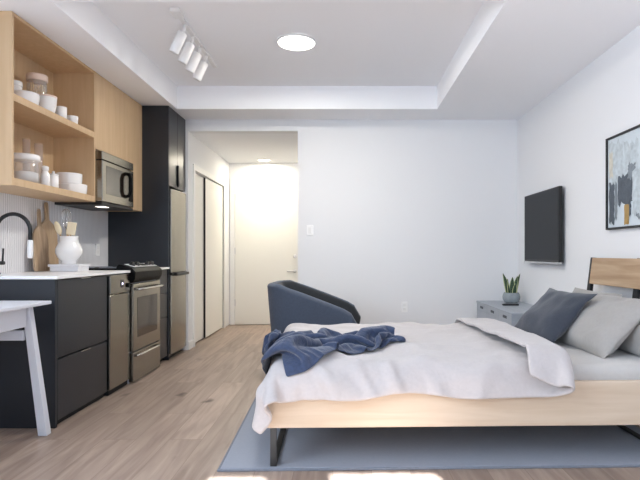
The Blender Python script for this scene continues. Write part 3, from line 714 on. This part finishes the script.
# ------------------------------------------------------------------ draped cloth: a small position-based simulation on the bed's own shape
import numpy as np
class Drape:
    """a rectangular sheet of points falling on the mattress and bed frame (two rounded blocks, bed frame of reference)"""
    LB, WB = 2.12, 1.48
    BLOCKS = [((1.06, .74, .31), (1.06, .74, .11), .01), ((1.05, .74, .3355), (1.03, .72, .15), .05)]
    def __init__(s, P, rest, nx, ny):
        s.nx, s.ny = nx, ny; s.p = P.copy(); s.v = np.zeros_like(P); s.links = []
        def add(di, dj, k):
            for par in range(2):                                  # every second row, so that no point is moved twice at once
                I = np.arange(0, nx + 1 - di); J = np.arange(max(0, -dj), ny + 1 - max(0, dj))
                if di: I = I[(I // di) % 2 == par]
                else: J = J[(J // abs(dj)) % 2 == par]
                ii, jj = np.meshgrid(I, J, indexing='ij'); a = (ii * (ny + 1) + jj).ravel(); b = ((ii + di) * (ny + 1) + jj + dj).ravel()
                s.links.append((a, b, np.linalg.norm(rest[a] - rest[b], axis=1), k))
        add(1, 0, 1.); add(0, 1, 1.); add(1, 1, .5); add(1, -1, .5); add(2, 0, None); add(0, 2, None)
    def collide(s, p, off, prev, mu):
        for c, h, r in s.BLOCKS:
            c = np.array(c); h = np.array(h)
            q = np.abs(p - c) - (h - r); qp = np.maximum(q, 0); dl = np.linalg.norm(qp, axis=1)
            d = dl + np.minimum(q.max(1), 0) - r
            n = np.zeros_like(p); o = dl > 1e-9; n[o] = qp[o] / dl[o, None]
            ii = np.where(~o)[0]; n[ii, q.argmax(1)[ii]] = 1
            n *= np.where(p - c >= 0, 1, -1)
            pen = off - d; m = pen > 0; p[m] += n[m] * pen[m, None]
            dx = p - prev; t = dx - (dx * n).sum(1)[:, None] * n
            p -= t * np.where(m, mu, 0)[:, None]
        p[:, 2] = np.maximum(p[:, 2], .02)
    def step(s, dt, iters, bend, off, mu, damp, apart=0):
        prev = s.p.copy(); v = s.v; v[:, 2] -= 9.8 * dt; v *= damp
        v *= np.minimum(1, 1.5 / np.maximum(np.linalg.norm(v, axis=1)[:, None], 1e-9))
        p = prev + v * dt
        for q in range(iters):
            for a, b, l, k in s.links:
                d = p[a] - p[b]; n = np.linalg.norm(d, axis=1) + 1e-9
                c = ((bend if k is None else k) * .5 * (n - l) / n)[:, None] * d
                p[a] -= c; p[b] += c
            if q % 3 == 2 or q == iters - 1: s.collide(p, off, prev, mu)
        if apart:                                                 # keep folds of the same sheet from passing through each other
            D = ((p[:, None, :] - p[None, :, :]) ** 2).sum(2)
            I, J = np.where(np.triu(D < apart ** 2, 1))
            ia, ja = np.divmod(I, s.ny + 1); ib, jb = np.divmod(J, s.ny + 1)
            m = (np.abs(ia - ib) > 2) | (np.abs(ja - jb) > 2); I = I[m]; J = J[m]
            if len(I):
                d = p[I] - p[J]; n = np.sqrt(D[I, J])[:, None] + 1e-6
                d[:, 2] += np.where(d[:, 2] >= 0, .004, -.004)
                c = .25 * (apart - n) / n * d
                acc = np.zeros_like(p); cnt = np.zeros(len(p))
                np.add.at(acc, I, c); np.add.at(acc, J, -c); np.add.at(cnt, I, 1); np.add.at(cnt, J, 1)
                p += acc / np.maximum(cnt, 1)[:, None] * 1.5
            s.collide(p, off, prev, mu)
        s.v = (p - prev) / dt; s.p = p
def ripple(u, v, f, seed):
    r = np.random.default_rng(seed); o = np.zeros_like(u)
    for k in range(24):
        a = r.uniform(0, 2 * np.pi); ff = f * r.uniform(.6, 1.4); o += np.sin((u * np.cos(a) + v * np.sin(a)) * ff + r.uniform(0, 6.28))
    return o / 5
def drape_duvet(nx=80, ny=66):
    I, J = np.meshgrid(np.arange(nx + 1), np.arange(ny + 1), indexing='ij')
    v = J / ny; y = -.105 + 1.735 * v; x0 = -.205
    fo = 1.450 + .09 * v; r = .040 * (1 - .5 * v); arc = np.pi * r; flap = .15 + .11 * v   # the head end is turned back along a slanting fold
    s = I / nx * (fo - x0 + arc + flap); sx = x0 + s
    cor = np.clip((.12 - sx) / .4, 0, 1)
    y = y - .016 * np.sin(sx * 5 + 1) * (1 - v) ** 3 + .012 * np.sin(sx * 11) * (1 - v) ** 4 + .05 * cor * (1 - v) ** 6 - .022 * np.clip((sx - fo + .02) / .08, 0, 1) * (1 - v) ** 5
    lower = sx < fo; mid = (sx >= fo) & (sx < fo + arc); a = np.clip((sx - fo) / r, 0, np.pi); h = .514
    x = np.where(lower, sx, np.where(mid, fo + r * np.sin(a), fo - (sx - fo - arc)))
    z = np.where(lower, h, np.where(mid, h + r - r * np.cos(a), h + 2 * r))
    n = ripple(s, y, 9, 1) * .016 + ripple(s, y, 20, 2) * .012 + ripple(s, y, 36, 5) * .006
    P = np.stack([x + ripple(s, y, 12, 3) * .006, y + ripple(s, y, 12, 4) * .006, z + n * np.where(lower, 1, .6)], -1).reshape(-1, 3)
    rest = np.stack([s * 1.045, y * 1.05, 0 * s], -1).reshape(-1, 3)
    near = np.clip((.10 - y) / .2, 0, 1)
    fill = .008 + .012 * ripple(s * 1.2, y * .8, 11, 21) + .010 * ripple(s * 1.5, y * .45, 26, 22) * (.5 + 1.5 * near) + .009 * ripple(s + .5 * y, y - .4 * s, 30, 23)
    fill = np.clip(fill + near * .018 * ripple(s * 1.6, y * .1, 24, 24), .006, .085)
    off = np.where(lower, .012, np.where(mid, .012 + r - r * np.cos(a), .012 + 2 * r)) + fill * np.where(lower, 1, .7)
    sh = Drape(P, rest, nx, ny)
    for t in range(220): sh.step(1 / 120, 14, .07 if t < 160 else .04, off.ravel(), .35, .97)
    # soft creases: upright folds down the near side, long shallow ones across the top
    g = sh.p.reshape(nx + 1, ny + 1, 3); n_ = np.cross(np.gradient(g, axis=0), np.gradient(g, axis=1)); n_ /= np.linalg.norm(n_, axis=2)[:, :, None] + 1e-9
    side = np.clip((.16 - g[:, :, 1]) / .16, 0, 1) * lower
    ridge = lambda q: 1 - 2 * np.abs(np.sin(q)) ** .8
    up = .020 * side * ridge(s * 12 + 2.2 * ripple(s, y, 5, 41)) + .012 * side * ripple(s * 2, y * .4, 26, 42)
    up = up + lower * (1 - side) * (.010 * ridge(s * 9 + y * 5 + 1.8 * ripple(s, y, 4, 43)) + .006 * ripple(s * .8 + y * .6, y - s * .3, 22, 44)) + (~lower) * .004 * ripple(s, y, 16, 45)
    up = np.maximum(up, -.003)
    sh.p = (g + n_ * up[:, :, None]).reshape(-1, 3)
    return sh.p, nx, ny
def drape_throw(nx=70, ny=44):
    I, J = np.meshgrid(np.arange(nx + 1), np.arange(ny + 1), indexing='ij')
    u = I / nx; v = J / ny
    rest = np.stack([u * 1.02, v * 1.35 * (1 - .45 * u), 0 * u], -1).reshape(-1, 3)
    cx = TX - .02 + .73 * u + .12 * v * (1 - u); cy = TY + .34 * u - .08 * u * u; w = .64 * (1 - u) ** .8 + .13
    z = .72 + .05 * np.sin(v * 2 * np.pi * 6 + 2.2 * ripple(u * 3, v, 3, 7)) + .06 * ripple(u * 1.2, v, 8, 8)
    yy = cy + (v - .5) * w + .03 * ripple(u * 1.2, v, 7, 9); xx = cx + .05 * ripple(u * 1.2, v, 6, 10) + .03 * np.sin(v * 9)
    P = np.stack([xx, yy, z], -1).reshape(-1, 3)
    off = (.046 + np.clip(.024 * ripple(u * 1.2, v, 9, 31) + .018 * ripple(u, v, 22, 32), -.02, .06)).ravel()
    th = Drape(P, rest, nx, ny)
    for t in range(190): th.step(1 / 120, 10, .035, off, .6, .96, .030 if t % 2 == 0 or t > 150 else 0)
    return th.p, nx, ny
TX, TY = -.075, .33

# ------------------------------------------------------------------ rug, bed and bedding (bed frame of reference: foot corner near the camera)
RZ = math.radians(1.5)
BED = Matrix.Translation((-.385, 2.64, .0145)) @ Matrix.Rotation(RZ, 4, 'Z')
def bed_thing(name, label, cat, group=None):
    t = thing(name, label, cat, BED.translation, RZ, group); return t
def bed_mesh(o, label, cat, group=None):
    o.matrix_world = BED; return tag(o, label, cat, group)
t = thing('rug', 'flat blue-grey rug lying under the bed', 'rug', (-.625, 2.612, 0), math.radians(1.5))
MB().box(.012, 2.42, .012, 1.75, .0005, .013, b=.003).build('pile', M['rug'], t)
MB().box(0, 2.44, 0, .0115, .0005, .012, b=.003).box(0, .0115, .0115, 1.76, .0005, .012, b=.003).box(.0115, 2.44, 1.7505, 1.762, .0005, .012, b=.003).build('binding', M['rugedge'], t)

L, W = 2.12, 1.48
t = bed_thing('bed_frame', 'pale wooden bed frame on black iron sled legs', 'bed')
MB().box(0, L, 0, .03, .190, .412, b=.004).build('side_rail', M['bedwood'], t)
MB().box(0, L, W - .03, W, .190, .412, b=.004).build('side_rail', M['bedwood'], t)
MB().box(0.001, .03, .031, W - .031, .190, .412, b=.004).build('foot_rail', M['bedwood'], t)
MB().box(L - .03, L, .031, W - .031, .190, .412, b=.004).build('head_rail', M['bedwood'], t)
MB().box(.031, L - .031, .031, W - .031, .25, .285).build('slat_base', M['bedwood'], t)
for x0 in (.015, L - .06):
    lg = MB()
    lg.box(x0, x0 + .032, .005, .018, 0, .190, b=.001).box(x0, x0 + .032, W - .018, W - .005, 0, .190, b=.001).box(x0, x0 + .032, .018, W - .018, 0, .012, b=.001)
    lg.build('sled_leg', M['iron'], t)
tilt = math.atan2(.105, .85)
for yy in (.08, .62, 1.215):
    m = Matrix.Translation((L + .002, yy, .18)) @ Matrix.Rotation(tilt, 4, 'Y')
    MB().box(0, .022, -.026, .026, 0, .85, b=.002, mtx=m).build('headboard_post', M['iron'], t)
m = Matrix.Translation((L - .022, 0, .18)) @ Matrix.Rotation(tilt, 4, 'Y')
MB().box(0, .024, .0, 1.168, .66, .848, b=.004, mtx=m).build('headboard', M['headwood'], t)

def soft_box(x0, x1, y0, y1, z0, z1, r, amp, seed):
    q = bmesh.new(); bmesh.ops.create_cube(q, size=1)
    for v in q.verts: v.co = Vector(((x0 + x1) / 2 + v.co.x * (x1 - x0), (y0 + y1) / 2 + v.co.y * (y1 - y0), (z0 + z1) / 2 + v.co.z * (z1 - z0)))
    bmesh.ops.bevel(q, geom=q.edges[:], offset=r, segments=5, affect='EDGES', profile=.5)
    bmesh.ops.subdivide_edges(q, edges=[e for e in q.edges if e.calc_length() > .2], cuts=24, use_grid_fill=True)
    for v in q.verts:
        if v.co.z > z0 + .05: v.co.z += amp * noise.noise(Vector((v.co.x * 4, v.co.y * 4, seed)))
    return q
mb = MB(); merge(mb.bm, soft_box(.034, L - .045, .034, W - .034, .288, .481, .045, .004, 3))
bed_mesh(mb.build('mattress', M['sheet'], smooth=True), 'mattress in a white fitted sheet on the bed frame', 'mattress')

def cloth(name, drape, mat, thick):
    P, nx, ny = drape; mb = MB()
    mb.grid([tuple(float(c) for c in p) for p in P], nx, ny)
    o = mb.build(name, mat)
    s = o.modifiers.new('thickness', 'SOLIDIFY'); s.thickness = thick; s.offset = 0
    s = o.modifiers.new('smooth', 'SUBSURF'); s.levels = 1; s.render_levels = 2
    return o
bed_mesh(cloth('duvet', drape_duvet(), M['duvet'], .018), 'pale linen duvet spread over the bed, top end folded back', 'duvet')
bed_mesh(cloth('throw_blanket', drape_throw(), M['throw'], .007), 'crumpled dark blue throw across the foot of the bed', 'blanket')

def pillow(name, w, h, th, o, right, up, mat, label, group, seed, sag=.0, pinch=.10, crease=.010):
    """o: middle of the lower edge; right/up span the pillow, bulging along their normal"""
    right = Vector(right).normalized(); up = Vector(up); up = (up - right * up.dot(right)).normalized(); nr = right.cross(up)
    N_ = 34; mb = MB()
    for sgn in (1, -1):
        pts = []
        for i in range(N_ + 1):
            for j in range(N_ + 1):
                u = math.sin((-1 + 2 * i / N_) * PI / 2); v = math.sin((-1 + 2 * j / N_) * PI / 2)
                px = u * w / 2 * (1 - pinch * (1 - u * u) * 0 - pinch * .55 * (1 - v * v) ** 1.0 * abs(u) ** 3)
                py = v * h / 2 * (1 - pinch * .55 * (1 - u * u) * abs(v) ** 3)
                body = max(0, (1 - abs(u) ** 2.6)) ** .62 * max(0, (1 - abs(v) ** 2.6)) ** .62
                tt = th / 2 * body
                tt *= 1 + sag * (-v)
                e = 1 - max(abs(u), abs(v)) ** 4
                n1 = noise.noise(Vector((u * 1.7, v * 1.7, seed + sgn * 9))) * .018 + noise.noise(Vector((u * 4 + v * 2, v * 3.2, seed + sgn * 5))) * .007
                # creases running in from the corners
                n1 -= crease * abs(math.sin(3.2 * (u - v * .7) + seed)) ** 6 * min(1, abs(u * v) * 3)
                d = sgn * (tt + n1 * e) + .014 * noise.noise(Vector((u * 2.2, v * 2.2, seed + 31)))
                pts.append(Vector(o) + right * px + up * (py + h / 2) + nr * d)
        mb.grid(pts, N_, N_)
    bmesh.ops.remove_doubles(mb.bm, verts=mb.bm.verts[:], dist=.0006)
    bmesh.ops.recalc_face_normals(mb.bm, faces=mb.bm.faces[:])
    ob = mb.build(name, mat, smooth=True)
    s = ob.modifiers.new('smooth', 'SUBSURF'); s.levels = 1; s.render_levels = 1
    return bed_mesh(ob, label, 'pillow', group)
gp = 'pillows at the head of the bed'
pillow('pillow', .66, .35, .14, (2.010, 1.02, .480), (0, -1, 0), (.17, 0, .36), M['pilgrey'], 'grey pillow against the far half of headboard, behind slate cushion', gp, 4.0, sag=.2)
pillow('pillow', .62, .33, .14, (2.010, .33, .480), (0, -1, 0), (.17, 0, .34), M['pilgrey'], 'grey pillow against the near half of headboard, behind another', gp, 8.0, sag=.2)
pillow('pillow', .66, .43, .175, (1.785, .54, .478), (.03, -1, 0), (.29, 0, .31), M['pilgrey'], 'plump grey pillow leaning in front of the near headboard pillow', gp, 2.6, sag=.25, crease=.028)
pillow('cushion', .55, .46, .14, (1.585, .80, .482), (.13, -1, .0), (.29, .03, .30), M['pilnavy'], 'slate blue cushion leaning in front of the grey pillows', gp, 6.3, sag=.15, pinch=.2)

# ------------------------------------------------------------------ dresser, plant, remote
DX = 1.44
t = thing('dresser', 'low grey wooden dresser along the wall beneath the screen', 'dresser', (1.66, 5.2, 0))
MB().box(DX + .02, XR - .014, 4.62, 5.84, .10, .532).build('body', M['dresser'], t)
MB().box(DX - .004, XR - .014, 4.61, 5.85, .532, .55, b=.003).build('top', M['dresser'], t)
for (a, b) in ((4.625, 5.02), (5.026, 5.426), (5.432, 5.838)):
    for (z0, z1) in ((.105, .312), (.318, .529)):
        dr = MB().box(DX, DX + .019, a, b, z0, z1, b=.002).build('drawer', M['dresser'], t)
        MB().box(DX - .003, DX + .004, (a + b) / 2 - .055, (a + b) / 2 + .055, z1 - .045, z1 - .02, b=.002).build('finger_slot', M['dresserdark'], dr)
for x in (DX + .05, XR - .07):
    for y in (4.68, 5.78):
        MB().box(x - .02, x + .02, y - .02, y + .02, 0, .10, b=.002).build('leg', M['iron'], t)
px_, py_, pz_ = 1.735, 5.58, .5505
t = thing('potted_plant', 'small snake plant in a grey stone pot on the dresser', 'potted plant', (px_, py_, pz_))
MB().lathe([(0, 0), (.055, 0), (.072, .012), (.088, .04), (.090, .065), (.082, .095), (.072, .108), (.066, .108), (.072, .09), (0, .088)], (px_, py_, pz_), n=36, cap=False).build('pot', M['pot'], t)
MB().lathe([(0, .096), (.070, .094)], (px_, py_, pz_), n=24, cap=False).build('soil', M['soil'], t)
rl = random.Random(8)
for k, (dx, dy, lean, az, h_, wd) in enumerate(((-.035, -.01, .055, PI, .22, .030), (-.018, .02, .02, 2.2, .16, .030), (.0, -.02, .006, 0, .18, .034), (.012, .02, .02, .6, .15, .030), (.024, -.015, .035, .0, .19, .028), (.04, .008, .060, .2, .215, .024), (-.028, -.03, .03, 3.6, .13, .026), (.02, -.035, .02, 5.2, .12, .026))):
    pts = []; c0 = Vector((px_ + dx, py_ + dy, pz_ + .088)); tw = rl.uniform(-.5, .5)
    mbl = MB(); n = 14; rowsL = []
    for i in range(n + 1):
        q = i / n; ctr = c0 + Vector((math.cos(az), math.sin(az), 0)) * lean * q ** 1.5 + Vector((0, 0, h_ * q))
        wq = wd * .88 * (math.sin(PI * min(1, .28 + .72 * q)) ** .75 + .02) * (1 if q < .97 else .3)
        a = tw + q * .4; ac = Vector((math.cos(a), math.sin(a), 0)); nn = Vector((-math.sin(a), math.cos(a), 0))
        for s_, cc in ((-1, .004), (-.72, .001), (0, -.003), (.72, .001), (1, .004)): pts.append(ctr + ac * wq * s_ + nn * cc)
    vs = [mbl.bm.verts.new(p) for p in pts]
    for i in range(n):
        for j in range(4):
            f = mbl.bm.faces.new((vs[i * 5 + j], vs[(i + 1) * 5 + j], vs[(i + 1) * 5 + j + 1], vs[i * 5 + j + 1])); f.smooth = True; f.material_index = 1 if j in (0, 3) else 0
    ob = mbl.build('leaf', [M['leaf'], M['leafedge']], t)
    s = ob.modifiers.new('thickness', 'SOLIDIFY'); s.thickness = .0025; s.offset = 0
t = thing('remote_control', 'slim black remote control lying on the dresser', 'remote control', (1.63, 5.30, .5505))
MB().box(1.56, 1.72, 5.285, 5.322, .5505, .566, b=.004).build('body', M['blackm'], t)
MB().lathe([(.009, 0), (.009, .002), (0, .0025)], (1.60, 5.303, .566), n=16).build('button', M['dresserdark'], t)

# ------------------------------------------------------------------ right wall: screen and picture
t = thing('television', 'black flat television mounted on the right wall', 'television', (1.86, 5.0, 1.0))
MB().box(1.838, 1.872, 4.60, 5.48, .99, 1.648, b=.004).build('casing', M['bezel'], t)
MB().box(1.8355, 1.839, 4.612, 5.468, 1.008, 1.638).build('screen', M['screen'], t)
MB().box(1.832, 1.87, 4.605, 5.475, .972, .9895, b=.003).build('bottom_strip', M['chrome'], t)
MB().box(1.8725, XR - .0005, 4.8, 5.2, 1.15, 1.5).build('wall_bracket', M['iron'], t)
PY0, PY1, PZ0, PZ1 = 3.08, 3.845, 1.235, 1.888
t = thing('framed_picture', 'abstract grey and white painting in thin black frame', 'picture', (XR - .01, 3.46, 1.56))
f = MB()
f.box(1.872, XR - .001, PY0, PY0 + .014, PZ0, PZ1, b=.001).box(1.872, XR - .001, PY1 - .014, PY1, PZ0, PZ1, b=.001).box(1.872, XR - .001, PY0 + .014, PY1 - .014, PZ0, PZ0 + .014, b=.001).box(1.872, XR - .001, PY0 + .014, PY1 - .014, PZ1 - .014, PZ1, b=.001)
f.build('frame', M['blackm'], t)
cv = MB().box(1.884, XR - .001, PY0 + .014, PY1 - .014, PZ0 + .014, PZ1 - .014)
rs = random.Random(21)
lay = [0]
def stroke(y0, y1, z0, z1, mi, jag=.02):
    """ragged brush patch lying on the canvas"""
    P = []; n = 9
    for k in range(n): P.append((y0 + (y1 - y0) * k / n, z0 + rs.uniform(-jag, jag)))
    for k in range(n): P.append((y1 + rs.uniform(-jag, jag) * .5, z0 + (z1 - z0) * k / n))
    for k in range(n): P.append((y1 - (y1 - y0) * k / n, z1 + rs.uniform(-jag, jag)))
    for k in range(n): P.append((y0 + rs.uniform(-jag, jag) * .5, z1 - (z1 - z0) * k / n))
    lay[0] += 1; xx = 1.884 - .0003 * lay[0]
    P = [(min(max(a, PY0 + .016), PY1 - .016), min(max(b, PZ0 + .016), PZ1 - .016)) for a, b in P]
    cv.bm.faces.new([cv.bm.verts.new((xx, a, b)) for a, b in P]).material_index = mi
stroke(3.44, 3.62, 1.50, 1.80, 4, .03); stroke(3.50, 3.53, 1.68, 1.80, 4, .02); stroke(3.62, 3.82, 1.55, 1.84, 4, .03); stroke(3.76, 3.81, 1.60, 1.78, 5, .012)
stroke(3.74, 3.815, 1.28, 1.56, 1, .016); stroke(3.70, 3.735, 1.30, 1.56, 2, .014); stroke(3.50, 3.685, 1.40, 1.59, 1, .022); stroke(3.47, 3.56, 1.56, 1.66, 2, .018)
stroke(3.52, 3.56, 1.32, 1.42, 1, .012); stroke(3.545, 3.605, 1.262, 1.395, 3, .004); stroke(3.15, 3.38, 1.45, 1.76, 1, .03); stroke(3.2, 3.45, 1.30, 1.42, 2, .03); stroke(3.40, 3.50, 1.32, 1.60, 4, .02)
cv.build('canvas', [M['canvas'], M['ink'], M['ink2'], M['gold'], M['wash'], M['sand']], t)

# ------------------------------------------------------------------ light
def area(name, loc, rot, sx, sy, e, col):
    l = bpy.data.lights.new(name, 'AREA'); l.shape = 'RECTANGLE'; l.size = sx; l.size_y = sy; l.energy = e; l.color = col
    o = bpy.data.objects.new(name, l); COL.objects.link(o); o.location = loc; o.rotation_euler = rot; return o
DAY = (.74, .86, 1.0)
for (a, b, z0, z1), e in ((W1, E1), (W2, E2)):
    area('window_daylight', ((a + b) / 2, YF + .01, (z0 + z1) / 2), (PI / 2, 0, 0), b - a, z1 - z0, e, DAY)  # fill lamps set in the rear openings for daylight
area('window_daylight', (XL + .01, (WL[0] + WL[1]) / 2, (WL[2] + WL[3]) / 2), (PI / 2, 0, -PI / 2), WL[1] - WL[0], WL[3] - WL[2], E3, DAY)  # strong fill lamp in the added left window, lighting the bed sideways
s = bpy.data.lights.new('sun', 'SUN'); s.energy = SUN; s.angle = math.radians(.6); s.color = (.90, .95, 1)
so = bpy.data.objects.new('sun', s); COL.objects.link(so)
az = math.radians(-8); hor = (2.60 - YF + .12) / math.cos(az); el = math.atan2(2.36, hor)
dv = Vector((math.sin(az) * math.cos(el), math.cos(az) * math.cos(el), -math.sin(el)))
so.rotation_euler = dv.to_track_quat('-Z', 'Y').to_euler()
l = bpy.data.lights.new('hall_lamp', 'SPOT'); l.energy = EHALL; l.color = (1, .91, .74); l.shadow_soft_size = .07; l.spot_size = math.radians(96); l.spot_blend = 1
o = bpy.data.objects.new('hall_lamp', l); COL.objects.link(o); o.location = (-1.17, 7.72, ZH - .02)
l = bpy.data.lights.new('hall_lamp_spread', 'AREA'); l.shape = 'DISK'; l.size = .14; l.energy = EHALL2; l.color = (1, .91, .74)
o = bpy.data.objects.new('hall_lamp_spread', l); COL.objects.link(o); o.location = (-1.17, 7.72, ZH - .015)
l = bpy.data.lights.new('room_lamp', 'AREA'); l.shape = 'DISK'; l.size = .28; l.energy = EROOM; l.color = (1, .95, .86)
o = bpy.data.objects.new('room_lamp', l); COL.objects.link(o); o.location = (-.39, 4.3, TZ - .035)

wd = bpy.data.worlds.new('sky'); SC.world = wd; wd.use_nodes = True
wd.node_tree.nodes['Background'].inputs[0].default_value = (.72, .85, 1, 1); wd.node_tree.nodes['Background'].inputs[1].default_value = 1.2

# ------------------------------------------------------------------ camera
cam = bpy.data.cameras.new('camera'); co = bpy.data.objects.new('camera', cam); COL.objects.link(co)
co.location = (0, 0, 1.07); co.rotation_euler = (PI / 2, 0, 0)
cam.sensor_width = 36; cam.lens = 36 * 535 / 640; cam.shift_x = -25 / 640; cam.shift_y = 13 / 640; cam.clip_start = .02
SC.camera = co
SC.view_settings.view_transform = 'Standard'; SC.view_settings.look = 'None'; SC.view_settings.gamma = 1; SC.view_settings.exposure = EXPO
SC.cycles.max_bounces = 12; SC.cycles.diffuse_bounces = 7; SC.cycles.transparent_max_bounces = 8
SC.cycles.caustics_reflective = False; SC.cycles.caustics_refractive = False
SC.cycles.use_denoising = True
SC.cycles.sample_clamp_indirect = 6
